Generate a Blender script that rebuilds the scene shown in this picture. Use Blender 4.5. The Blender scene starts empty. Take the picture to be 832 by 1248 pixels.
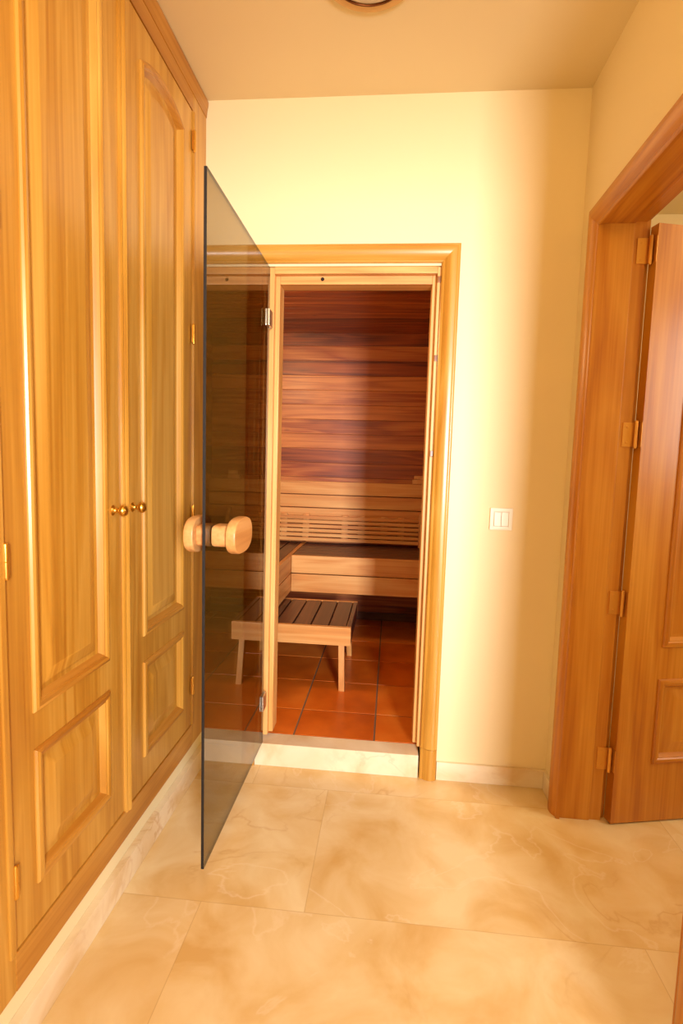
import bpy, bmesh, math
from math import sin, cos, pi, radians, sqrt
from mathutils import Matrix, Vector

S = bpy.context.scene
COL = S.collection

# ------------------------------------------------------------------ materials
def srgb(r, g, b):
    f = lambda c: (c/255/12.92 if c/255 <= .04045 else ((c/255+.055)/1.055)**2.4)
    return (f(r), f(g), f(b), 1)

def newmat(name):
    m = bpy.data.materials.new(name); m.use_nodes = True
    nt = m.node_tree; nt.nodes.clear()
    out = nt.nodes.new('ShaderNodeOutputMaterial')
    b = nt.nodes.new('ShaderNodeBsdfPrincipled')
    nt.links.new(b.outputs[0], out.inputs[0])
    return m, nt, b

def N(nt, t, **kw):
    n = nt.nodes.new(t)
    for k, v in kw.items():
        if k.startswith('i_'):
            key = k[2:]; key = int(key) if key.isdigit() else key
            n.inputs[key].default_value = v
        else: setattr(n, k, v)
    return n

def ramp(nt, src, stops):
    r = nt.nodes.new('ShaderNodeValToRGB')
    cr = r.color_ramp
    while len(cr.elements) < len(stops): cr.elements.new(.5)
    for e, (p, c) in zip(cr.elements, stops): e.position = p; e.color = c
    nt.links.new(src, r.inputs[0]); return r.outputs[0]

def mathn(nt, op, a, b=None, c=None):
    n = nt.nodes.new('ShaderNodeMath'); n.operation = op
    for i, v in enumerate((a, b, c)):
        if v is None: continue
        if isinstance(v, (int, float)): n.inputs[i].default_value = v
        else: nt.links.new(v, n.inputs[i])
    return n.outputs[0]

def mix(nt, fac, a, b, mode='MIX'):
    n = nt.nodes.new('ShaderNodeMix'); n.data_type = 'RGBA'; n.blend_type = mode
    for sock, v in ((n.inputs[0], fac), (n.inputs[6], a), (n.inputs[7], b)):
        if isinstance(v, (int, float, tuple)): sock.default_value = v
        else: nt.links.new(v, sock)
    return n.outputs[2]

def plain(name, col, rough=.5, metal=0, coat=0, bump=0, bscale=60, var=0):
    m, nt, b = newmat(name)
    b.inputs['Base Color'].default_value = col
    b.inputs['Roughness'].default_value = rough
    b.inputs['Metallic'].default_value = metal
    b.inputs['Coat Weight'].default_value = coat
    tc = N(nt, 'ShaderNodeTexCoord')
    no = N(nt, 'ShaderNodeTexNoise', i_Scale=bscale, i_Detail=4.0)
    nt.links.new(tc.outputs['Object'], no.inputs['Vector'])
    if var:
        no2 = N(nt, 'ShaderNodeTexNoise', i_Scale=3.0, i_Detail=3.0)
        nt.links.new(tc.outputs['Object'], no2.inputs['Vector'])
        dark = tuple(c*(1-var) for c in col[:3])+(1,)
        nt.links.new(mix(nt, no2.outputs[0], dark, col), b.inputs['Base Color'])
    if bump:
        bp = N(nt, 'ShaderNodeBump', i_Strength=bump, i_Distance=.002)
        nt.links.new(no.outputs[0], bp.inputs['Height']); nt.links.new(bp.outputs[0], b.inputs['Normal'])
    return m

def wood(name, axis, dark, mid, light, flat=None, rough=.36, coat=.35, scale=1.0, knots=.0, board=None, boardvar=.35, sheen=.0):
    """procedural plank wood; axis = grain direction; board=(axis, pitch, offset) gives each plank its own tone"""
    m, nt, b = newmat(name)
    tc = N(nt, 'ShaderNodeTexCoord'); oi = N(nt, 'ShaderNodeObjectInfo')
    add = N(nt, 'ShaderNodeVectorMath', operation='ADD')
    rv = N(nt, 'ShaderNodeVectorMath', operation='SCALE'); rv.inputs['Scale'].default_value = 9.0
    cb = N(nt, 'ShaderNodeCombineXYZ')
    for i in range(3): nt.links.new(oi.outputs['Random'], cb.inputs[i])
    nt.links.new(cb.outputs[0], rv.inputs[0])
    nt.links.new(tc.outputs['Object'], add.inputs[0]); nt.links.new(rv.outputs[0], add.inputs[1])
    vec = add.outputs[0]
    rnd = None
    if board:
        sep = N(nt, 'ShaderNodeSeparateXYZ'); nt.links.new(tc.outputs['Object'], sep.inputs[0])
        v = mathn(nt, 'FLOOR', mathn(nt, 'DIVIDE', mathn(nt, 'SUBTRACT', sep.outputs['XYZ'.index(board[0])], board[2]), board[1]))
        wn = N(nt, 'ShaderNodeTexWhiteNoise', noise_dimensions='1D'); nt.links.new(v, wn.inputs['W'])
        rnd = wn.outputs['Value']
        sc = N(nt, 'ShaderNodeVectorMath', operation='SCALE'); sc.inputs['Scale'].default_value = 5.0
        nt.links.new(wn.outputs['Color'], sc.inputs[0])
        a2 = N(nt, 'ShaderNodeVectorMath', operation='ADD'); nt.links.new(vec, a2.inputs[0]); nt.links.new(sc.outputs[0], a2.inputs[1])
        vec = a2.outputs[0]
    mp = N(nt, 'ShaderNodeMapping'); s = [9*scale]*3; s['XYZ'.index(axis)] = .7*scale
    if flat: s['XYZ'.index(flat)] *= .12
    mp.inputs['Scale'].default_value = s; nt.links.new(vec, mp.inputs[0])
    big = N(nt, 'ShaderNodeTexNoise', i_Scale=1.0, i_Detail=2.0, i_Distortion=.6); nt.links.new(mp.outputs[0], big.inputs['Vector'])
    # rings : contours of a smooth field give cathedral figure
    ring = mathn(nt, 'PINGPONG', mathn(nt, 'MULTIPLY', big.outputs[0], 9.0), 1.0)
    mp2 = N(nt, 'ShaderNodeMapping'); s = [120*scale]*3; s['XYZ'.index(axis)] = 2.2*scale
    if flat: s['XYZ'.index(flat)] *= .08
    mp2.inputs['Scale'].default_value = s; nt.links.new(vec, mp2.inputs[0])
    fine = N(nt, 'ShaderNodeTexNoise', i_Scale=1.0, i_Detail=4.0); nt.links.new(mp2.outputs[0], fine.inputs['Vector'])
    mp3 = N(nt, 'ShaderNodeMapping'); s = [3*scale]*3; s['XYZ'.index(axis)] = .8*scale
    mp3.inputs['Scale'].default_value = s; nt.links.new(vec, mp3.inputs[0])
    blot = N(nt, 'ShaderNodeTexNoise', i_Scale=1.0, i_Detail=2.0); nt.links.new(mp3.outputs[0], blot.inputs['Vector'])
    t = mathn(nt, 'MULTIPLY_ADD', ring, .22, .07)
    t = mathn(nt, 'MULTIPLY_ADD', fine.outputs[0], .42, mathn(nt, 'SUBTRACT', t, .04))
    t = mathn(nt, 'MULTIPLY_ADD', blot.outputs[0], .50, t)
    if rnd is not None: t = mathn(nt, 'MULTIPLY_ADD', mathn(nt, 'SUBTRACT', rnd, .5), boardvar, t)
    c = ramp(nt, t, [(.32, dark), (.56, mid), (.85, light)])
    if knots:
        mk = N(nt, 'ShaderNodeMapping'); s = [5.0]*3; s['XYZ'.index(axis)] = 2.5
        mk.inputs['Scale'].default_value = s; nt.links.new(vec, mk.inputs[0])
        vo = N(nt, 'ShaderNodeTexVoronoi', i_Scale=1.0); nt.links.new(mk.outputs[0], vo.inputs['Vector'])
        k = ramp(nt, vo.outputs['Distance'], [(0, (1, 1, 1, 1)), (.10*knots, (0, 0, 0, 1))])
        c = mix(nt, k, c, tuple(x*.35 for x in dark[:3])+(1,))
    nt.links.new(c, b.inputs['Base Color'])
    b.inputs['Roughness'].default_value = rough
    b.inputs['Coat Weight'].default_value = coat; b.inputs['Coat Roughness'].default_value = .24
    bp = N(nt, 'ShaderNodeBump', i_Strength=.12, i_Distance=.001)
    nt.links.new(fine.outputs[0], bp.inputs['Height']); nt.links.new(bp.outputs[0], b.inputs['Normal'])
    return m

def marble(name, joints=True, light=srgb(243, 223, 176), mid=srgb(233, 204, 147), dark=srgb(219, 180, 114)):
    m, nt, b = newmat(name)
    tc = N(nt, 'ShaderNodeTexCoord'); vec = tc.outputs['Object']
    if joints:                                   # slabs 1.2 x 0.555, each slab its own cut of stone
        sep = N(nt, 'ShaderNodeSeparateXYZ'); nt.links.new(vec, sep.inputs[0])
        yy = mathn(nt, 'DIVIDE', mathn(nt, 'ADD', sep.outputs[1], -1.345+.555*18), .555)
        row = mathn(nt, 'FLOOR', yy)
        off = mathn(nt, 'MULTIPLY_ADD', mathn(nt, 'PINGPONG', mathn(nt, 'ADD', row, 1.0), 1.0), .295, .0)
        xx = mathn(nt, 'DIVIDE', mathn(nt, 'ADD', mathn(nt, 'SUBTRACT', sep.outputs[0], off), 12.49), 1.2)
        colm = mathn(nt, 'FLOOR', xx)
        fx = mathn(nt, 'MULTIPLY', mathn(nt, 'PINGPONG', xx, .5), 1.2)
        fy = mathn(nt, 'MULTIPLY', mathn(nt, 'PINGPONG', yy, .5), .555)
        dmin = mathn(nt, 'MINIMUM', fx, fy)
        jm = mathn(nt, 'LESS_THAN', dmin, .0011)
        cmb = N(nt, 'ShaderNodeCombineXYZ'); nt.links.new(row, cmb.inputs[0]); nt.links.new(colm, cmb.inputs[1])
        wn = N(nt, 'ShaderNodeTexWhiteNoise', noise_dimensions='3D'); nt.links.new(cmb.outputs[0], wn.inputs['Vector'])
        sc = N(nt, 'ShaderNodeVectorMath', operation='SCALE'); sc.inputs['Scale'].default_value = 7.0
        nt.links.new(wn.outputs['Color'], sc.inputs[0])
        a = N(nt, 'ShaderNodeVectorMath', operation='ADD'); nt.links.new(vec, a.inputs[0]); nt.links.new(sc.outputs[0], a.inputs[1])
        vec = a.outputs[0]
    n1 = N(nt, 'ShaderNodeTexNoise', i_Scale=5.2, i_Detail=10.0, i_Distortion=.5); nt.links.new(vec, n1.inputs['Vector'])
    n2 = N(nt, 'ShaderNodeTexNoise', i_Scale=3.0, i_Detail=8.0, i_Distortion=.5); nt.links.new(vec, n2.inputs['Vector'])
    c = ramp(nt, n1.outputs[0], [(.30, dark), (.46, mid), (.64, light)])
    # thin veins: where the warped noise crosses a level
    v = mathn(nt, 'ABSOLUTE', mathn(nt, 'SUBTRACT', n2.outputs[0], .5))
    vm = ramp(nt, v, [(0, (1, 1, 1, 1)), (.014, (0, 0, 0, 1))])
    n3 = N(nt, 'ShaderNodeTexNoise', i_Scale=2.3, i_Detail=2.0); nt.links.new(vec, n3.inputs['Vector'])
    gate = ramp(nt, n3.outputs[0], [(.5, (0, 0, 0, 1)), (.68, (.4, .4, .4, 1))])
    c = mix(nt, mathn(nt, 'MULTIPLY', vm, gate), c, srgb(190, 128, 58))
    v2 = mathn(nt, 'ABSOLUTE', mathn(nt, 'SUBTRACT', n2.outputs[0], .42))
    vm2 = ramp(nt, v2, [(0, (.35, .35, .35, 1)), (.012, (0, 0, 0, 1))])
    c = mix(nt, vm2, c, srgb(250, 234, 200))
    if joints:
        t = mathn(nt, 'MULTIPLY_ADD', wn.outputs['Value'], .3, .0)
        c = mix(nt, t, c, srgb(206, 160, 92))
        c = mix(nt, mathn(nt, 'MULTIPLY', jm, .35), c, srgb(176, 128, 74))
    nt.links.new(c, b.inputs['Base Color'])
    b.inputs['Roughness'].default_value = .24
    b.inputs['Specular IOR Level'].default_value = .45
    return m

def terracotta():
    m, nt, b = newmat('terracotta tile')
    tc = N(nt, 'ShaderNodeTexCoord'); sep = N(nt, 'ShaderNodeSeparateXYZ'); nt.links.new(tc.outputs['Object'], sep.inputs[0])
    ix = mathn(nt, 'FLOOR', mathn(nt, 'DIVIDE', mathn(nt, 'ADD', sep.outputs[0], .03+3.4), .34))
    iy = mathn(nt, 'FLOOR', mathn(nt, 'DIVIDE', mathn(nt, 'SUBTRACT', sep.outputs[1], .695), .33))
    cmb = N(nt, 'ShaderNodeCombineXYZ'); nt.links.new(ix, cmb.inputs[0]); nt.links.new(iy, cmb.inputs[1])
    wn = N(nt, 'ShaderNodeTexWhiteNoise', noise_dimensions='3D'); nt.links.new(cmb.outputs[0], wn.inputs['Vector'])
    n1 = N(nt, 'ShaderNodeTexNoise', i_Scale=6.0, i_Detail=4.0); nt.links.new(tc.outputs['Object'], n1.inputs['Vector'])
    t = mathn(nt, 'MULTIPLY_ADD', wn.outputs['Value'], .3, mathn(nt, 'MULTIPLY', n1.outputs[0], .7))
    c = ramp(nt, t, [(.25, srgb(184, 82, 16)), (.5, srgb(218, 110, 26)), (.75, srgb(236, 138, 48))])
    nt.links.new(c, b.inputs['Base Color']); b.inputs['Roughness'].default_value = .3
    return m

def smoked_glass():
    m = bpy.data.materials.new('smoked glass'); m.use_nodes = True; nt = m.node_tree; nt.nodes.clear()
    out = N(nt, 'ShaderNodeOutputMaterial')
    g = N(nt, 'ShaderNodeNewGeometry')
    dt = N(nt, 'ShaderNodeVectorMath', operation='DOT_PRODUCT')
    nt.links.new(g.outputs['Incoming'], dt.inputs[0]); nt.links.new(g.outputs['Normal'], dt.inputs[1])
    c = mathn(nt, 'ABSOLUTE', dt.outputs['Value'])
    f = mathn(nt, 'MULTIPLY_ADD', mathn(nt, 'POWER', mathn(nt, 'SUBTRACT', 1.0, c), 5.0), .95, .045)
    tr = N(nt, 'ShaderNodeBsdfTransparent'); tr.inputs[0].default_value = GLASS_TINT
    gl = N(nt, 'ShaderNodeBsdfGlossy'); gl.inputs['Roughness'].default_value = .0
    gl.inputs[0].default_value = (1, 1, 1, 1)
    ms = N(nt, 'ShaderNodeMixShader'); nt.links.new(f, ms.inputs[0]); nt.links.new(tr.outputs[0], ms.inputs[1]); nt.links.new(gl.outputs[0], ms.inputs[2])
    nt.links.new(ms.outputs[0], out.inputs[0])
    return m
GLASS_TINT = (.50, .44, .30, 1)

HD, HM, HL = srgb(168, 106, 26), srgb(194, 138, 48), srgb(216, 166, 78)
M = {}
M['oakZ'] = wood('honey oak upright grain', 'Z', HD, HM, HL)
M['wardZ'] = wood('wardrobe oak upright grain', 'Z', HD, HM, HL, flat='X')
M['wardY'] = wood('wardrobe oak level grain', 'Y', srgb(152, 90, 22), srgb(182, 120, 38), srgb(206, 150, 64), flat='X')
M['oakY'] = wood('honey oak grain along y', 'Y', srgb(178, 98, 30), srgb(204, 130, 50), srgb(226, 162, 82))
M['oakX'] = wood('honey oak grain along x', 'X', HD, HM, HL)
RD, RM, RL = srgb(160, 84, 14), srgb(194, 122, 28), srgb(216, 152, 54)
M['redZ'] = wood('amber oak upright grain', 'Z', RD, RM, RL)
M['leafZ'] = wood('door leaf upright grain', 'Z', RD, RM, RL, flat='Y')
M['leafX'] = wood('door leaf level grain', 'X', RD, RM, RL, flat='Y')
M['redY'] = wood('amber oak grain along y', 'Y', RD, RM, RL)
M['redX'] = wood('amber oak grain along x', 'X', RD, RM, RL)
M['pineZ'] = wood('pale pine upright grain', 'Z', srgb(196, 130, 62), srgb(224, 166, 92), srgb(240, 192, 124), rough=.5, coat=.1)
M['pineX'] = wood('pale pine grain along x', 'X', srgb(196, 130, 62), srgb(224, 166, 92), srgb(240, 192, 124), rough=.5, coat=.1)
SD, SM, SL = srgb(92, 34, 9), srgb(156, 74, 24), srgb(204, 126, 58)
M['boardX'] = wood('sauna lining', 'X', SD, SM, SL, rough=.42, coat=.15, knots=.9, board=('Z', .104, -.009), boardvar=.32)
M['boardY'] = wood('sauna side lining', 'Y', SD, SM, SL, rough=.42, coat=.15, knots=.9, board=('Z', .104, -.009), boardvar=.32)
M['boardC'] = wood('sauna ceiling lining', 'X', SD, SM, SL, rough=.36, coat=.2, knots=.6, board=('Y', .104, .0), boardvar=.4)
BD, BM_, BL = srgb(178, 104, 42), srgb(212, 146, 72), srgb(230, 180, 108)
M['benchX'] = wood('abachi grain along x', 'X', BD, BM_, BL, rough=.5, coat=.15)
M['benchY'] = wood('abachi grain along y', 'Y', BD, BM_, BL, rough=.5, coat=.15)
M['benchZ'] = wood('abachi upright grain', 'Z', BD, BM_, BL, rough=.5, coat=.15)
TD, TM, TL = srgb(52, 22, 12), srgb(80, 40, 23), srgb(108, 62, 38)
M['slatX'] = wood('worn seat slat along x', 'X', TD, TM, TL, rough=.4, coat=.2)
M['slatY'] = wood('worn seat slat along y', 'Y', TD, TM, TL, rough=.4, coat=.2)
M['handle'] = wood('birch handle', 'Y', srgb(186, 122, 62), srgb(212, 152, 86), srgb(228, 178, 114), rough=.45, coat=.1)
M['wall'] = plain('yellow wall paint', srgb(248, 228, 180), .6, bump=.08, bscale=90, var=.04)
M['ceil'] = plain('ceiling paint', srgb(240, 220, 172), .8, bump=.05, bscale=80, var=.03)
M['plinth'] = plain('cream plinth paint', srgb(244, 230, 184), .6, var=.04)
M['marble'] = marble('marble floor')
M['marbleskirt'] = marble('pale marble', False, srgb(246, 232, 202), srgb(238, 218, 182), srgb(222, 190, 140))
M['tile'] = terracotta()
M['grout'] = plain('grey grout', srgb(128, 108, 88), .9, bump=.3, bscale=200)
M['brass'] = plain('polished brass', srgb(236, 188, 92), .28, 1.0)
M['oldbrass'] = plain('dull brass hinge', srgb(226, 172, 84), .4, .8)
M['steel'] = plain('satin steel', srgb(210, 204, 196), .3, 1.0)
M['glass'] = smoked_glass()
M['edge'] = plain('dark glass edge', srgb(14, 10, 9), .6)
M['white'] = plain('white switch plastic', srgb(250, 240, 216), .35)
M['dark'] = plain('dark gap', srgb(30, 14, 8), .8)
M['plug'] = wood('dark screw plug', 'X', srgb(110, 60, 24), srgb(140, 84, 36), srgb(166, 104, 52))
M['bronze'] = plain('bronze ring', srgb(96, 52, 20), .35, .9)
M['ringgold'] = plain('gold painted rim', srgb(206, 160, 90), .4, .3)
M['opal'] = plain('opal lamp glass', srgb(214, 196, 166), .35)
M['winframe'] = plain('white window frame', srgb(240, 236, 226), .4)

# ------------------------------------------------------------------ mesh tools
def box(bm, lo, hi, bev=.0015, mi=0):
    lo, hi = Vector(lo), Vector(hi)
    r = bmesh.ops.create_cube(bm, size=1.0)
    vs = r['verts']
    for v in vs: v.co = Vector([(lo[i]+hi[i])/2+v.co[i]*(hi[i]-lo[i]) for i in range(3)])
    es = list({e for v in vs for e in v.link_edges}); fs = list({f for v in vs for f in v.link_faces})
    for f in fs: f.material_index = mi
    if bev and min(hi-lo) > bev*2.5:
        rr = bmesh.ops.bevel(bm, geom=es, offset=bev, segments=2, affect='EDGES', profile=.6)
        for f in rr['faces']: f.material_index = mi
    return vs

def xf(bm, mat, start=0):
    bm.verts.ensure_lookup_table()
    for v in list(bm.verts)[start:]: v.co = mat @ v.co

def lathe(bm, prof, origin, axis, segs=32, cap=True, mi=0):
    """prof: list of (radius, distance along axis)"""
    ax = Vector(axis).normalized()
    a = ax.orthogonal().normalized(); b = ax.cross(a)
    rings = []
    for r, t in prof:
        rings.append([bm.verts.new(Vector(origin)+ax*t+(a*cos(2*pi*i/segs)+b*sin(2*pi*i/segs))*max(r, 1e-4)) for i in range(segs)])
    for p, q in zip(rings, rings[1:]):
        for i in range(segs):
            f = bm.faces.new((p[i], p[(i+1) % segs], q[(i+1) % segs], q[i])); f.material_index = mi
    if cap:
        for r in (rings[0], rings[-1]):
            f = bm.faces.new(r); f.material_index = mi

def sweep_prism(bm, poly, frames, close=True):
    """poly: list of 2-D pts; frames: list of functions (u,v)->3-D. joins successive sections"""
    secs = [[bm.verts.new(fr(u, v)) for u, v in poly] for fr in frames]
    n = len(poly)
    for s, t in zip(secs, secs[1:]):
        for i in range(n): bm.faces.new((s[i], s[(i+1) % n], t[(i+1) % n], t[i]))
    if close: bm.faces.new(secs[0]); bm.faces.new(list(reversed(secs[-1])))

WM = {}
def obj(name, bm, mats, parent=None, origin=None, angle=32):
    bmesh.ops.recalc_face_normals(bm, faces=bm.faces)
    pm = WM.get(parent.name, Matrix.Identity(4)) if parent else Matrix.Identity(4)
    if parent is None and origin is None:
        xs = [v.co for v in bm.verts]
        origin = ((min(c.x for c in xs)+max(c.x for c in xs))/2, (min(c.y for c in xs)+max(c.y for c in xs))/2, min(c.z for c in xs)) if TOPORIGIN else None
    loc = Matrix.Translation(origin) if origin is not None else Matrix.Identity(4)
    wm = loc if parent is None else (loc if origin is not None else pm)
    inv = wm.inverted()
    for v in bm.verts: v.co = inv @ v.co
    me = bpy.data.meshes.new(name); bm.to_mesh(me); bm.free()
    for mm in (mats if isinstance(mats, (list, tuple)) else [mats]): me.materials.append(M[mm])
    for p in me.polygons: p.use_smooth = True
    me.set_sharp_from_angle(angle=radians(angle))
    o = bpy.data.objects.new(name, me); COL.objects.link(o)
    wmod = o.modifiers.new('normals', 'WEIGHTED_NORMAL'); wmod.keep_sharp = True; wmod.weight = 80
    if parent: o.parent = parent; o.matrix_local = pm.inverted() @ wm
    else: o.matrix_world = wm
    WM[o.name] = wm
    return o
TOPORIGIN = False

def thing(name, label, cat, loc, rot=0, group=None):
    o = bpy.data.objects.new(name, None); COL.objects.link(o); o.empty_display_size = .1
    o.location = loc; o.rotation_euler = (0, 0, rot)
    o['label'] = label; o['category'] = cat
    if group: o['group'] = group
    WM[o.name] = Matrix.Translation(loc) @ Matrix.Rotation(rot, 4, 'Z')
    return o

def struct(name, bm, mats, parent=None, angle=32):
    o = obj(name, bm, mats, parent, angle=angle)
    if parent is None: o['kind'] = 'structure'
    return o
def struct_empty(name, loc):
    o = bpy.data.objects.new(name, None); COL.objects.link(o); o.location = loc; o['kind'] = 'structure'
    WM[o.name] = Matrix.Translation(loc); return o

nb = bmesh.new

# ------------------------------------------------------------------ dimensions (metres)
CEIL = 2.57
YB = 2.037            # end wall of the hallway
XR = .645             # wall with the wooden door
XL = -.735            # wardrobe front
SF = .095             # sauna floor level
GX = -.480            # open glass door plane

# ------------------------------------------------------------------ room shell
bm = nb(); box(bm, (-1.35, -2.3, -.1), (3.0, 3.95, 0), 0); struct('floor', bm, 'marble')
bm = nb(); box(bm, (-1.35, -2.3, CEIL), (3.0, 3.95, CEIL+.1), 0); struct('ceiling', bm, 'ceil')

bm = nb()
box(bm, (-1.35, YB, 0), (-.503, YB+.075, CEIL), 0)
box(bm, (.157, YB, 0), (XR+.145, YB+.075, CEIL), 0)
box(bm, (-.503, YB, 1.977), (.157, YB+.075, CEIL), 0)
struct('wall_end', bm, 'wall')

bm = nb()
box(bm, (XR, 1.872, 0), (XR+.145, YB, CEIL), 0)
box(bm, (XR, 1.05, 2.06), (XR+.145, 1.872, CEIL), 0)
box(bm, (XR, .60, 0), (XR+.145, 1.05, CEIL), 0)
struct('wall_right', bm, 'wall')

bm = nb()
box(bm, (-1.35, -2.2, 0), (-.742, .80, CEIL), 0)
struct('wall_left', bm, 'wall')
bm = nb(); box(bm, (-1.3, .80, 0), (-.742, YB, .13), 0); struct('trim_1', bm, 'plinth')      # painted plinth below the wardrobe

# hallway behind the camera, with an unseen window guessed from how the light falls
WX0, WX1, WZ0, WZ1 = .82, 1.36, .85, 2.0
bm = nb()
box(bm, (-1.35, -2.3, 0), (WX0, -2.2, CEIL), 0); box(bm, (WX1, -2.3, 0), (3.0, -2.2, CEIL), 0)
box(bm, (WX0, -2.3, 0), (WX1, -2.2, WZ0), 0); box(bm, (WX0, -2.3, WZ1), (WX1, -2.2, CEIL), 0)
struct('wall_rear', bm, 'wall')
bm = nb(); box(bm, (1.75, -2.2, 0), (1.85, .5, CEIL), 0); struct('wall_side', bm, 'wall')
bm = nb(); box(bm, (-.742, -.36, 2.06), (1.75, -.24, CEIL), 0); struct('shading_header', bm, 'wall')  # unseen header, added to dim the light high on the end wall
bm = nb(); box(bm, (XR, .5, 0), (2.5, .6, CEIL), 0); struct('wall_partition', bm, 'wall')
# the neighbouring room
OY0, OY1, OZ0, OZ1 = .72, 1.32, 1.2, 2.2
bm = nb()
box(bm, (2.4, .6, 0), (2.5, OY0, CEIL), 0); box(bm, (2.4, OY1, 0), (2.5, 3.1, CEIL), 0)
box(bm, (2.4, OY0, 0), (2.5, OY1, OZ0), 0); box(bm, (2.4, OY0, OZ1), (2.5, OY1, CEIL), 0)
struct('wall_far_right', bm, 'wall')
bm = nb(); box(bm, (XR+.145, 3.0, 0), (2.4, 3.1, CEIL), 0); struct('wall_far', bm, 'wall')
bm = nb(); box(bm, (XR, YB+.075, 0), (XR+.145, 3.1, CEIL), 0); struct('wall_inner', bm, 'wall')

def window(name, lo, hi, ax):
    """frame and pane in an opening; ax = thin axis"""
    o = struct_empty(name, ((lo[0]+hi[0])/2, (lo[1]+hi[1])/2, lo[2]))
    bm = nb(); f = .045
    a = 1-ax if ax < 2 else 0
    def seg(a0, a1, z0, z1):
        l = list(lo); h = list(hi); l[a] = a0; h[a] = a1; l[2] = z0; h[2] = z1; box(bm, l, h, .003)
    seg(lo[a], lo[a]+f, lo[2], hi[2]); seg(hi[a]-f, hi[a], lo[2], hi[2])
    seg(lo[a]+f, hi[a]-f, lo[2], lo[2]+f); seg(lo[a]+f, hi[a]-f, hi[2]-f, hi[2])
    obj('window_frame', bm, 'winframe', o)
    return o
window('unseen_window_1', (WX0, -2.27, WZ0), (WX1, -2.22, WZ1), 1)
window('unseen_window_2', (2.42, OY0, OZ0), (2.47, OY1, OZ1), 0)  # unseen window, added so light reaches the open door leaf

# skirtings
bm = nb()
box(bm, (.222, YB-.013, 0), (XR, YB+.0, .074), .002)
struct('baseboard_end', bm, 'marbleskirt')
bm = nb(); box(bm, (-.742, YB-.013, 0), (-.570, YB, .074), .002); struct('baseboard_corner', bm, 'marbleskirt')
bm = nb(); box(bm, (XR-.012, 1.925, 0), (XR, YB-.013, .074), .002); struct('baseboard_right', bm, 'marbleskirt')
bm = nb(); box(bm, (-.742, -2.2, 0), (-.720, YB-.013, .078), .002); struct('baseboard_left', bm, 'marbleskirt')
# marble step in front of the sauna
bm = nb(); box(bm, (-.516, YB-.012, 0), (.150, YB+.075, SF), .003); struct('trim_2', bm, 'marbleskirt')

# ------------------------------------------------------------------ moulded architraves
def casing(bm, prof, w0, w1, top, base, P):
    """prof (u outward from opening, v out of the wall); P(w,z,v) -> point; U-shaped with mitres"""
    fr = [lambda u, v: P(w0-u, base, v), lambda u, v: P(w0-u, top+u, v), lambda u, v: P(w1+u, top+u, v), lambda u, v: P(w1+u, base, v)]
    sweep_prism(bm, prof, fr)
PROF = [(0, 0), (0, .009), (.002, .012), (.006, .014), (.010, .012), (.013, .014), (.020, .020), (.030, .0245), (.042, .026), (.052, .0245), (.057, .021), (.060, .021), (.064, .018), (.066, .012), (.066, 0)]

tr = struct_empty('trim_3', (-.16, YB, 0))             # honey oak architrave round the sauna opening
def casing_parts(parent, prof, w0, w1, top, base, P, mats, plinth=0):
    z0 = base+plinth
    for nm, frs, mt in (('side_casing', [lambda u, v: P(w0-u, z0, v), lambda u, v: P(w0-u, top+u, v)], mats[0]),
                        ('head_casing', [lambda u, v: P(w0-u, top+u, v), lambda u, v: P(w1+u, top+u, v)], mats[1]),
                        ('side_casing', [lambda u, v: P(w1+u, top+u, v), lambda u, v: P(w1+u, z0, v)], mats[0])):
        bm = nb(); sweep_prism(bm, prof, frs); obj(nm, bm, mt, parent, angle=25)
def Psauna(w, z, v): return Vector((w, YB-v, z))
WID = .066
sc = [(u*1.0, v) for u, v in PROF]
casing_parts(tr, sc, -.503, .155, 1.985, 0, Psauna, ('oakZ', 'oakX'), .128)
for w, sgn in ((-.503, -1), (.155, 1)):
    bm = nb(); sweep_prism(bm, sc, [lambda u, v: Psauna(w+sgn*max(u, .0135 if sgn < 0 else 0), 0, v), lambda u, v: Psauna(w+sgn*max(u, .0135 if sgn < 0 else 0), .1265, v)]); obj('casing_plinth', bm, 'oakZ', tr, angle=25)

# pale pine frame set inside the opening, rebated
pf = struct_empty('trim_4', (-.16, YB+.03, SF))
Y0, Y1 = YB-.006, YB+.11
def pine_side(x0, x1, xr, z0, nm):
    bm = nb()
    box(bm, (min(x0, x1), Y0+.012, z0), (max(x0, x1), Y0+.040, 1.975), .002)         # outer lip
    box(bm, (min(x0, xr), Y0+.040, z0), (max(x0, xr), Y1, 1.975), .003)              # inner stop, deeper and wider
    return obj(nm, bm, 'pineZ', pf)
LZ = SF+.028
pine_side(-.503, -.468, -.452, LZ, 'frame_jamb'); pine_side(.157, .142, .126, LZ, 'frame_jamb')
bm = nb()
box(bm, (-.468, Y0+.012, 1.952), (.142, Y0+.040, 1.977), .002); box(bm, (-.452, Y0+.040, 1.922), (.126, Y1, 1.977), .003)
obj('frame_head', bm, 'pineX', pf)
for x, z in ((.149, 1.93), (.149, 1.646), (.149, 1.291)):
    bm = nb(); box(bm, (x-.006, Y0+.008, z-.011), (x+.006, Y0+.014, z+.011), .001); obj('screw_plug', bm, 'plug', pf)
bm = nb(); lathe(bm, [(.001, 0), (.004, .001), (.007, .006)], (-.289, Y0+.033, 1.941), (0, 1, 0), 16); obj('screw_plug', bm, 'dark', pf)

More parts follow.
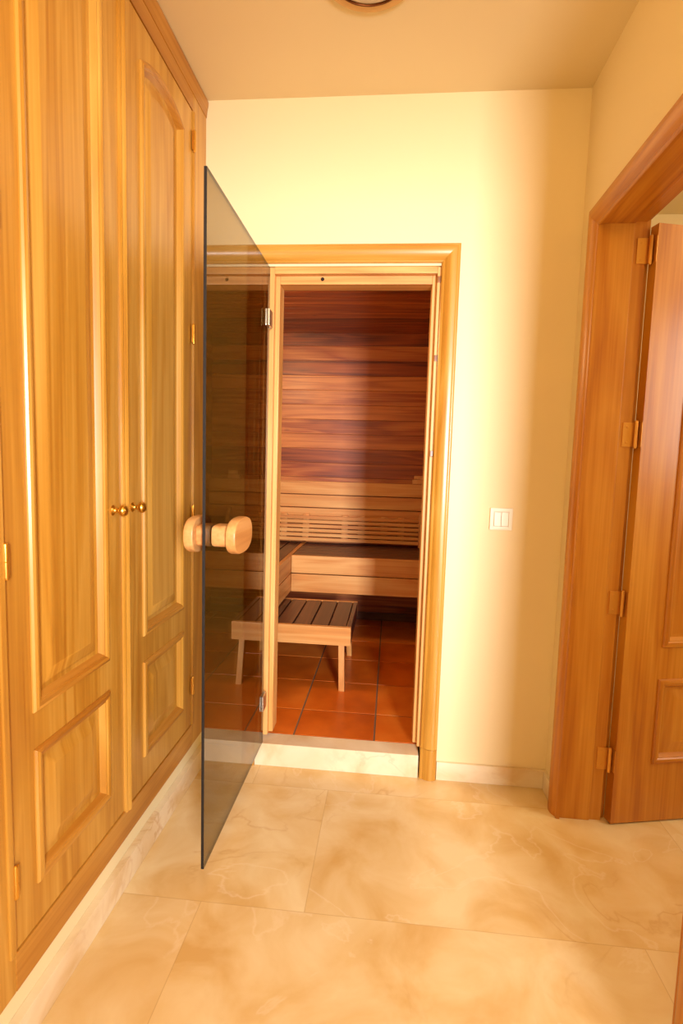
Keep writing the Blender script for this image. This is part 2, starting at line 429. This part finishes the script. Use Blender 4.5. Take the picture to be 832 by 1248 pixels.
# ------------------------------------------------------------------ doorway on the right: casing, lining
tr = struct_empty('trim_5', (XR, 1.46, 0))
def Pright(w, z, v): return Vector((XR-v, w, z))
rc = [(u*1.15, v*1.0) for u, v in PROF]
casing_parts(tr, rc, 1.075, 1.848, 2.034, 0, Pright, ('redZ', 'redY'))
LE = XR+.150
casing_parts(tr, [(0, 0)]+[(u, v*.4+.013) for u, v in PROF[1:-1]]+[(.066, 0)], 1.05, 1.8775, 2.06, 0, lambda w, z, v: Vector((XR+.145+v, w, z)), ('redZ', 'redY'))
bm = nb()
box(bm, (XR-.004, 1.855, 0), (XR+.105, 1.872, 2.05), .003); box(bm, (XR+.105, 1.862, 0), (LE-.004, 1.872, 2.05), .001)
obj('door_lining', bm, 'redZ', tr)
bm = nb(); box(bm, (XR-.004, 1.05, 0), (XR+.105, 1.068, 2.05), .003); box(bm, (XR+.105, 1.05, 0), (LE-.004, 1.060, 2.05), .001); obj('door_lining', bm, 'redZ', tr)
bm = nb(); box(bm, (XR-.004, 1.05, 2.040), (XR+.105, 1.872, 2.06), .003); box(bm, (XR+.105, 1.05, 2.048), (LE-.004, 1.872, 2.06), .001); obj('head_lining', bm, 'redY', tr)

# ------------------------------------------------------------------ raised panel doors
def outline(u0, u1, z0, z1, rise, ins, n=15):
    a0, a1, b0 = u0+ins, u1-ins, z0+ins
    pts = [(a0, b0), (a1, b0)]
    if rise:
        hw = (u1-u0)/2; R = (hw*hw+rise*rise)/(2*rise); cx = (u0+u1)/2; cz = z1+rise-R
        for i in range(n):
            x = a1+(a0-a1)*i/(n-1); pts.append((x, cz+sqrt(max(0, (R-ins)**2-(x-cx)**2))))
    else:
        for i in range(n): pts.append((a1+(a0-a1)*i/(n-1), z1-ins))
    return pts
PAN = [(0, -.004), (0, .003), (.003, .0075), (.010, .0095), (.017, .008), (.021, .004), (.0235, .004), (.029, -.003), (.033, -.009), (.040, -.010), (.048, -.010), (.072, -.0025), (.078, -.002)]
def panel(bm, P, u0, u1, z0, z1, rise, rings=PAN):
    prev = None
    for ins, v in rings:
        cur = [bm.verts.new(P(u, z, v)) for u, z in outline(u0, u1, z0, z1, rise, ins)]
        if prev:
            n = len(cur)
            for i in range(n):
                f = bm.faces.new((prev[i], prev[(i+1) % n], cur[(i+1) % n], cur[i]))
                if i not in (1, n-1) and ins < .034: f.material_index = 1
        prev = cur
    bm.faces.new(prev)
def door_slab(bm, P, W0, W1, H0, H1, th, holes, both=False):
    """flat framed leaf with the openings cut out of the face"""
    for v in ([0, -th] if both else [0]):
        edges = []
        def loop(pts):
            vs = [bm.verts.new(P(u, z, v)) for u, z in pts]
            edges.extend(bm.edges.new((vs[i], vs[(i+1) % len(vs)])) for i in range(len(vs)))
        loop([(W0, H0), (W1, H0), (W1, H1), (W0, H1)])
        for h in holes: loop(outline(*h, 0))
        bmesh.ops.triangle_fill(bm, edges=edges, use_beauty=True, use_dissolve=False)
    # sides and back
    c = [(W0, H0), (W1, H0), (W1, H1), (W0, H1)]
    f = [bm.verts.new(P(u, z, 0)) for u, z in c]; b = [bm.verts.new(P(u, z, -th)) for u, z in c]
    for i in range(4): bm.faces.new((f[i], f[(i+1) % 4], b[(i+1) % 4], b[i]))
    if not both: bm.faces.new(list(reversed(b)))
    bmesh.ops.remove_doubles(bm, verts=bm.verts, dist=1e-5)

# ------------------------------------------------------------------ wardrobe
wd = thing('wardrobe', 'tall honey-coloured wooden built-in wardrobe with raised panels along the left wall', 'wardrobe', (-.9, 1.42, .13))
bm = nb(); box(bm, (-1.3, .802, .131), (-.765, YB-.002, CEIL-.002), 0); obj('carcass', bm, 'oakZ', wd)
FX = XL
def stile(y0, y1, bead, nm):
    bm = nb(); box(bm, (-.765, y0, .131), (FX, y1, CEIL-.002), .002)
    b0 = y0 if bead < 0 else y1-.016
    box(bm, (-.765, b0+.001*(1 if bead < 0 else -1), .217), (FX+.005, b0+.016, 2.452), .004)
    return obj(nm, bm, 'wardZ', wd)
stile(1.905, YB-.002, -1, 'stile'); stile(.802, .935, 1, 'stile')
bm = nb(); box(bm, (-.765, .935, .131), (FX+.001, 1.905, .216), .003); obj('bottom_rail', bm, 'wardY', wd)
bm = nb(); box(bm, (-.765, .935, 2.453), (FX, 1.905, CEIL-.002), .002)
sweep_prism(bm, [(0, 0), (0, .006), (.008, .009), (.02, .008), (.04, .004), (.06, .002), (.06, 0)],
            [lambda u, v: Vector((FX+v, .803, CEIL-.002-u)), lambda u, v: Vector((FX+v, YB-.003, CEIL-.002-u))])
obj('top_rail', bm, 'wardY', wd)

def hinge_barrel(parent, p, h=.062, r=.0055, mt='brass', leaf=None, flip=1):
    bm = nb(); x, y, z = p
    lathe(bm, [(.002, -h/2-.006), (r*.8, -h/2-.004), (r, -h/2), (r, -.001), (r*.85, 0), (r, .001), (r, h/2), (r*.8, h/2+.004), (.002, h/2+.006)], p, (0, 0, 1), 14)
    box(bm, (x-.004, y-.012, z-h/2), (x-.001, y+.012, z+h/2), .0005)
    return obj('hinge', bm, mt, parent)

def knob(parent, p, ax):
    bm = nb()
    lathe(bm, [(.001, 0), (.0135, 0), (.0145, .002), (.011, .005), (.0065, .008), (.0055, .015), (.0075, .018), (.0125, .022), (.0155, .028), (.0150, .033), (.011, .038), (.005, .0405), (.001, .041)], p, ax, 28)
    return obj('knob', bm, 'brass', parent, angle=60)

def cab_door(y0, y1, p0, p1, ky, hy, ast):
    P = lambda u, z, v: Vector((FX-.003+v, u, z))
    bm = nb(); up = (p0, p1, .700, 2.342, .045); lo = (p0, p1, .312, .618, 0)
    door_slab(bm, P, y0, y1, .2185, 2.4505, .022, [up, lo])
    d = obj('cabinet_door', bm, 'wardZ', wd, angle=20)
    for h in (up, lo):
        b2 = nb(); panel(b2, P, *h); obj('raised_panel', b2, ('wardZ', 'wardY'), d, angle=28)
    if ast:
        b2 = nb(); y = y1
        sweep_prism(b2, [(-.016, -.001), (-.016, .005), (-.011, .008), (-.007, .0075), (-.003, .011), (.003, .0135), (.009, .011), (.014, .005), (.015, -.0005), (0, -.0008)],
                    [lambda u, v: P(y+u, .212, v), lambda u, v: P(y+u, 2.449, v)])
        obj('astragal', b2, 'wardZ', d, angle=25)
    for z in (2.352, 1.695, 1.04, .376): hinge_barrel(d, (FX+.005, hy, z))
    knob(d, (FX-.003, ky, 1.103), (1, 0, 0))
    return d
cab_door(.938, 1.4055, 1.010, 1.312, 1.345, .9365, True)
cab_door(1.4075, 1.902, 1.510, 1.822, 1.452, 1.9035, False)

# ------------------------------------------------------------------ open glass sauna door
gd = thing('glass_door', 'frameless smoked glass sauna door standing open into the hallway with a wooden handle', 'door', (GX, 2.0, .115))
bm = nb(); box(bm, (GX-.004, 1.325, .115), (GX+.004, 2.003, 1.960), 0)
for f in bm.faces:
    if abs(f.normal.x) < .5: f.material_index = 1
obj('pane', bm, ('glass', 'edge'), gd)
for z in (1.775, .287):
    bm = nb()
    box(bm, (GX-.012, 1.968, z-.030), (GX-.004, 2.022, z+.030), .002); box(bm, (GX+.004, 1.968, z-.030), (GX+.012, 2.022, z+.030), .002)
    lathe(bm, [(.006, -.032), (.007, -.031), (.007, .031), (.006, .032)], (GX, 2.0205, z), (0, 0, 1), 16)
    obj('hinge', bm, 'steel', gd)
HY, HZ = 1.425, 1.04
def plate(bm, x0, x1, cy, cz, hy, hz, e=2.6, n=48, tilt=0.0):
    def ring(x, k): 
        r = []
        for i in range(n):
            a = 2*pi*i/n; c, s = cos(a), sin(a)
            yy = (hy-k)*abs(c)**(2/e)*(1 if c > 0 else -1); zz = (hz-k)*abs(s)**(2/e)*(1 if s > 0 else -1)
            r.append(bm.verts.new((x, cy+yy*cos(tilt)-zz*sin(tilt), cz+yy*sin(tilt)+zz*cos(tilt))))
        return r
    b = .006; d = (x1-x0)
    rs = [ring(x0, b), ring(x0+b*.3, b*.3), ring(x0+b, 0), ring(x1-b, 0), ring(x1-b*.3, b*.3), ring(x1, b)]
    for p, q in zip(rs, rs[1:]):
        for i in range(n): bm.faces.new((p[i], p[(i+1) % n], q[(i+1) % n], q[i]))
    bm.faces.new(rs[0]); bm.faces.new(rs[-1])
bm = nb(); plate(bm, GX+.052, GX+.080, HY, HZ, .088, .050); plate(bm, GX-.066, GX-.038, HY, HZ, .080, .050)
obj('handle', bm, 'handle', gd, angle=40)
bm = nb(); plate(bm, GX+.004, GX+.053, HY-.02, HZ, .040, .030, 4); plate(bm, GX-.039, GX-.004, HY-.02, HZ, .040, .030, 4)
obj('handle_stem', bm, 'handle', gd, angle=40)

# ------------------------------------------------------------------ wooden door on the right
LA = radians(13.5)
wl = thing('wooden_door', 'amber oak panelled door swung open into the room on the right', 'door', (.815, 1.838, .006), LA)
WMl = WM[wl.name]
PL = lambda u, z, v: WMl @ Vector((u, -v, z-.006))
bm = nb(); up = (.148, .580, .645, 1.80, .05); lo = (.139, .588, .222, .53, 0)
up = (.142, .582, .645, 1.86, .05)
door_slab(bm, PL, 0, .725, .006, 2.034, .036, [up, lo], both=True)
obj('door_leaf', bm, 'leafZ', wl, angle=20)
for h in (up, lo):
    bm = nb(); panel(bm, PL, *h)
    P2 = lambda u, z, v: PL(u, z, -.036-v)
    panel(bm, P2, *h); obj('raised_panel', bm, ('leafZ', 'leafX'), wl, angle=28)
for z in (1.956, 1.368, .796, .234):
    bm = nb()
    lathe(bm, [(.002, -.047), (.005, -.045), (.006, -.042), (.006, .042), (.005, .045), (.002, .047)], (.8005, 1.850, z), (0, 0, 1), 14)
    box(bm, (.762, 1.8585, z-.040), (.797, 1.8625, z+.040), .0008)           # plate on the lining
    for dz in (-.026, .026): lathe(bm, [(.001, 0), (.004, 0), (.004, .0015), (.001, .002)], (.776, 1.8587, z+dz), (0, -1, 0), 12)
    k = len(bm.verts); n0 = k
    box(bm, (-.0018, 0, z-.046), (-.0002, .030, z+.034), .0005)
    bm.verts.ensure_lookup_table()
    for v in list(bm.verts)[n0:]: v.co = WMl @ v.co
    obj('hinge', bm, 'oldbrass', wl)
# lever handle at the far edge of the leaf (out of frame in the photograph)
bm = nb(); s0 = (WMl @ Vector((.665, 0, 1.03)))
nrm = (WMl.to_3x3() @ Vector((0, -1, 0))); ud = (WMl.to_3x3() @ Vector((-1, 0, 0)))
lathe(bm, [(.001, 0), (.025, 0), (.025, .004), (.010, .008), (.009, .045), (.001, .046)], s0, nrm, 24)
lathe(bm, [(.001, 0), (.008, .001), (.009, .05), (.007, .115), (.001, .118)], s0+nrm*.04, ud, 16)
obj('lever_handle', bm, 'brass', wl, angle=50)

# ------------------------------------------------------------------ light switch
sw = thing('light_switch', 'white square light switch on the yellow wall right of the sauna doorway', 'light switch', (.4185, YB, 1.01))
def frame_box(bm, x0, x1, z0, z1, y0, y1, t):
    box(bm, (x0, y0, z0), (x0+t, y1, z1), .002); box(bm, (x1-t, y0, z0), (x1, y1, z1), .002)
    box(bm, (x0+t-.001, y0, z0), (x1-t+.001, y1, z0+t), .002); box(bm, (x0+t-.001, y0, z1-t), (x1-t+.001, y1, z1), .002)
bm = nb(); box(bm, (.377, YB-.006, 1.011), (.460, YB, 1.094), .002); frame_box(bm, .377, .460, 1.011, 1.094, YB-.010, YB-.004, .014)
obj('switch_plate', bm, 'white', sw)
for x0, x1 in ((.3925, .4175), (.4185, .4445)):
    bm = nb(); box(bm, (x0, YB-.013, 1.0265), (x1, YB-.0062, 1.0785), .0015)
    for v in bm.verts:
        if v.co.y < YB-.010: v.co.y += .0035*(v.co.z-1.0265)/.052
    obj('rocker', bm, 'white', sw)

# ------------------------------------------------------------------ ceiling light
cl = thing('ceiling_light', 'round flush ceiling light with dark bronze ring on the hallway ceiling', 'ceiling light', (-.11, 1.54, CEIL))
c0 = (-.11, 1.535, CEIL)
bm = nb(); lathe(bm, [(.001, 0), (.141, 0), (.141, .006), (.137, .010), (.113, .011), (.110, .004), (.001, .004)], c0, (0, 0, -1), 64, cap=False); obj('base_ring', bm, 'ringgold', cl)
bm = nb(); lathe(bm, [(.106, .004), (.114, .004), (.114, .012), (.112, .015), (.108, .015), (.106, .011), (.106, .004)], c0, (0, 0, -1), 64, cap=False); obj('bezel', bm, 'bronze', cl)
bm = nb(); lathe(bm, [(.107, .006), (.107, .011), (.10, .0135), (.08, .016), (.045, .018), (.001, .0185)], c0, (0, 0, -1), 64, cap=False); obj('diffuser', bm, 'opal', cl, angle=50)

# ------------------------------------------------------------------ sauna cabin
SX0, SX1, SY1, SC = -1.12, .38, 3.83, 2.157
bm = nb()
box(bm, (-1.2, YB+.075, 0), (.46, 3.92, SF-.006), 0, 1)
box(bm, (SX0, YB+.075, SF-.006), (SX1, SY1, SF-.003), 0, 1)
g = .0035
xs = [SX0]+[-.03+.34*k for k in range(-3, 2)]+[SX1]; ys = [YB+.075]+[2.345+.33*k for k in range(0, 5)]+[SY1]
for a, b_ in zip(xs, xs[1:]):
    for c, d_ in zip(ys, ys[1:]):
        if b_-a > .01 and d_-c > .01: box(bm, (a+g, c+g, SF-.004), (b_-g, d_-g, SF), .0015, 0)
struct('floor_sauna', bm, ('tile', 'grout'))

def boards(bm, lo, hi, thin, across, pitch, off, gap=.004, bev=.004):
    """tongue-and-groove lining: a run of chamfered boards in one wall"""
    a = lo[across]; k = math.floor((a-off)/pitch)
    while True:
        s0 = max(lo[across], off+k*pitch); s1 = min(hi[across], off+(k+1)*pitch)
        if s0 >= hi[across]-1e-4: break
        l = list(lo); h = list(hi); l[across] = s0+gap/4; h[across] = s1-gap/4
        if s1-s0 > .012: box(bm, l, h, bev)
        k += 1
def lining(name, lo, hi, thin, side, mat, across=2, off=-.009):
    bm = nb(); boards(bm, lo, hi, thin, across, .104, off)
    l = list(lo); h = list(hi)          # backing behind the grooves
    if side > 0: l[thin] = lo[thin]+.006
    else: h[thin] = hi[thin]-.006
    for i in range(3):
        if i != thin: l[i] += .001; h[i] -= .001
    box(bm, l, h, 0)
    return struct(name, bm, mat)
lining('wall_sauna_back', (SX0, SY1, SF-.05), (SX1, SY1+.03, SC+.03), 1, 1, 'boardX')
lining('wall_sauna_left', (SX0-.03, YB+.078, SF-.05), (SX0, SY1+.03, SC+.03), 0, -1, 'boardY')
lining('wall_sauna_right', (SX1, YB+.078, SF-.05), (SX1+.03, SY1+.03, SC+.03), 0, 1, 'boardY')
lining('ceiling_sauna', (SX0, YB+.078, SC), (SX1, SY1, SC+.03), 2, 1, 'boardC', across=1, off=0)
bm = nb()                                   # inside face of the front wall
boards(bm, (SX0, YB+.076, SF), (-.488, YB+.094, SC), 1, 2, .104, -.009)
boards(bm, (.158, YB+.076, SF), (SX1, YB+.094, SC), 1, 2, .104, -.009)
boards(bm, (-.488, YB+.076, 1.98), (.158, YB+.094, SC), 1, 2, .104, -.009)
struct('wall_sauna_front', bm, 'boardX')
bm = nb(); box(bm, (SX0, SY1-.018, SF), (SX1, SY1, SF+.055), .003); struct('baseboard_sauna', bm, 'slatX')

# benches
BZ, BY = .662, 3.215
bn = thing('sauna_bench', 'wide wooden sauna bench with two-board front across the rear sauna wall', 'bench', (-.2, 3.5, .43))
for z0, z1 in ((.432, .545), (.551, BZ)):
    bm = nb(); box(bm, (-.600, BY, z0), (SX1-.003, BY+.026, z1), .003); obj('front_board', bm, 'benchX', bn)
y = BY+.030; k = 0
while y < SY1-.10:
    bm = nb(); box(bm, (-.598, y, BZ-.024), (SX1-.003, y+.084, BZ-.002), .004); obj('seat_slat', bm, 'slatX', bn); y += .0925
for x in (-.5, -.06, .33):
    bm = nb(); box(bm, (x, BY+.028, BZ-.085), (x+.04, SY1-.02, BZ-.026), .002); obj('bearer', bm, 'benchY', bn)
bm = nb(); box(bm, (.335, BY+.03, SF), (.372, BY+.09, BZ-.085), .003); obj('leg', bm, 'benchZ', bn)
b2 = thing('sauna_bench', 'wooden sauna bench running along the left sauna wall, joining the rear one', 'bench', (-.87, 2.9, .43))
for z0, z1 in ((.432, .545), (.551, BZ)):
    bm = nb(); box(bm, (-.628, 2.42, z0), (-.602, SY1-.02, z1), .003); obj('front_board', bm, 'benchY', b2)
x = -.632
while x > SX0+.09:
    bm = nb(); box(bm, (x-.084, 2.42, BZ-.024), (x, SY1-.022, BZ-.002), .004); obj('seat_slat', bm, 'slatY', b2); x -= .0925
for yy in (2.45, 3.0, 3.6):
    bm = nb(); box(bm, (SX0+.003, yy, BZ-.085), (-.630, yy+.04, BZ-.026), .002); obj('bearer', bm, 'benchX', b2)

bm = nb(); box(bm, (-.68, 2.455, SF), (-.634, 2.50, BZ-.085), .003); obj('leg', bm, 'benchZ', b2)
br = thing('bench_backrest', 'wooden backrest of wide boards over narrow slats above the rear sauna bench', 'backrest', (-.2, 3.78, BZ))
for z0, z1 in ((1.013, 1.106), (.918, 1.007), (.825, .912)):
    bm = nb(); box(bm, (SX0+.003, 3.772, z0), (SX1-.003, 3.796, z1), .004); obj('board', bm, 'benchX', br)
lean = lambda z: 3.745-(.866-z)*.18
for k in range(6):
    z = .684+k*.0305; yk = lean(z)
    bm = nb(); box(bm, (-.86, yk-.016, z), (.205, yk, z+.0235), .003); obj('slat', bm, 'benchX', br)
for x in (-.78, -.62, -.34, -.22, -.06, .06):
    bm = nb()
    vs = box(bm, (x, 0, .685), (x+.045, .022, .868), .002)
    for v in bm.verts: v.co.y += lean(v.co.z)+.001
    obj('batten', bm, 'benchZ', br)
bm = nb(); box(bm, (.2055, 0, .664), (.235, .05, .90), .002)
for v in bm.verts: v.co.y += lean(v.co.z)-.018
obj('end_board', bm, 'benchZ', br)

bk = thing('wooden_block', 'small pale wooden block on the backrest top beside the right jamb', 'block', (.19, 3.784, 1.107))
bm = nb(); box(bm, (.149, 3.762, 1.107), (.232, 3.800, 1.140), .006); obj('block', bm, 'handle', bk)
bm = nb(); box(bm, (.160, 3.766, 1.140), (.232, 3.796, 1.168), .008); obj('block_cap', bm, 'handle', bk)

# stool
st = thing('stool', 'low wooden stool with a dark slatted top half under the sauna bench', 'stool', (-.47, 2.82, SF))
X0, X1, YF, YR, ZT = -.770, -.171, 2.560, 3.090, .427
bm = nb(); box(bm, (X0, YF, ZT-.094), (X1, YF+.024, ZT), .003); obj('front_apron', bm, 'benchX', st)
bm = nb(); box(bm, (X0, YR-.024, ZT-.094), (X1, YR, ZT-.004), .003); obj('rear_apron', bm, 'benchX', st)
for x in (X0, X1-.022):
    bm = nb(); box(bm, (x, YF+.0245, ZT-.090), (x+.022, YR-.0245, ZT-.003), .002); obj('side_apron', bm, 'slatY', st)
wdt = (X1-X0-.048)/6
for k in range(6):
    x = X0+.024+k*wdt
    bm = nb(); box(bm, (x+.004, YF+.026, ZT-.026), (x+wdt-.004, YR-.026, ZT-.004), .003); obj('slat', bm, 'slatY', st)
for sx, x in ((-1, X0+.035), (1, X1-.066)):
    for sy, yy in ((-1, YF+.030), (1, YR-.060)):
        bm = nb(); box(bm, (x, yy, SF), (x+.030, yy+.034, ZT-.030), .003)
        for v in bm.verts:
            t = (ZT-.03-v.co.z)/(ZT-.03-SF); v.co.y += sy*.028*t; v.co.x += sx*.012*t
        obj('leg', bm, 'benchZ', st)

# ------------------------------------------------------------------ lights
def area(name, loc, rot, sx, sy, e, col):
    l = bpy.data.lights.new(name, 'AREA'); l.shape = 'RECTANGLE'; l.size = sx; l.size_y = sy; l.energy = e; l.color = col
    o = bpy.data.objects.new(name, l); COL.objects.link(o); o.location = loc; o.rotation_euler = rot; return o
def aimed(name, loc, tgt, sx, sy, e, col, spread):
    o = area(name, loc, (0, 0, 0), sx, sy, e, col); o.data.spread = radians(spread)
    o.rotation_euler = (Vector(tgt)-Vector(loc)).to_track_quat('-Z', 'Y').to_euler(); return o
aimed('unseen_window_key', ((WX0+WX1)/2, -2.19, (WZ0+WZ1)/2), (-.1, 2.04, 1.25), WX1-WX0-.09, WZ1-WZ0-.09, 50, (1, .955, .98), 80)  # key light standing in for daylight from the unseen rear window
aimed('side_room_fill', (2.39, (OY0+OY1)/2, (OZ0+OZ1)/2), (1.0, 1.7, 1.2), OY1-OY0-.09, OZ1-OZ0-.09, 8, (1, .93, .8), 140)  # added light on the door leaf, from a guessed window

def lamp(name, loc, e, col, r):
    l = bpy.data.lights.new(name, 'POINT'); l.energy = e; l.color = col; l.shadow_soft_size = r
    o = bpy.data.objects.new(name, l); COL.objects.link(o); o.location = loc; return o
lamp('hall_warm_fill', (.0, .15, 2.40), 11, (1, .73, .33), .14)  # added warm fill for the hall, no fixture
lamp('sauna_warm_fill', (-.95, 2.36, 1.95), 24, (1, .72, .36), .12)  # added fill hidden behind the front wall to brighten the sauna
lamp('side_room_warm_fill', (1.7, 1.6, 2.35), 12, (1, .82, .55), .12)  # added warm fill for the neighbouring room, source unseen

w = bpy.data.worlds.new('sky'); S.world = w; w.use_nodes = True
w.node_tree.nodes['Background'].inputs[0].default_value = (.8, .88, 1, 1); w.node_tree.nodes['Background'].inputs[1].default_value = 1.0

# ------------------------------------------------------------------ camera
a, b_, c = .0916544, -.0945469, -.029366
Rz = Matrix.Rotation(a, 3, 'Z'); Rx = Matrix.Rotation(b_, 3, 'X'); Ry = Matrix.Rotation(c, 3, 'Y')
R = Rz @ Rx @ Ry
cam = bpy.data.cameras.new('camera'); co = bpy.data.objects.new('camera', cam); COL.objects.link(co)
cx, cy, cz = R.col[0], R.col[1], R.col[2]
mw = Matrix(((cx[0], cz[0], -cy[0], 0), (cx[1], cz[1], -cy[1], 0), (cx[2], cz[2], -cy[2], 1.25), (0, 0, 0, 1)))
co.matrix_world = mw
cam.sensor_fit = 'VERTICAL'; cam.sensor_height = 36; cam.sensor_width = 24; cam.lens = 643.7/1248*36
cam.clip_start = .02
S.camera = co
S.view_settings.view_transform = 'Standard'; S.view_settings.look = 'None'
S.view_settings.exposure = 0; S.view_settings.gamma = 1; S.view_settings.use_curve_mapping = False
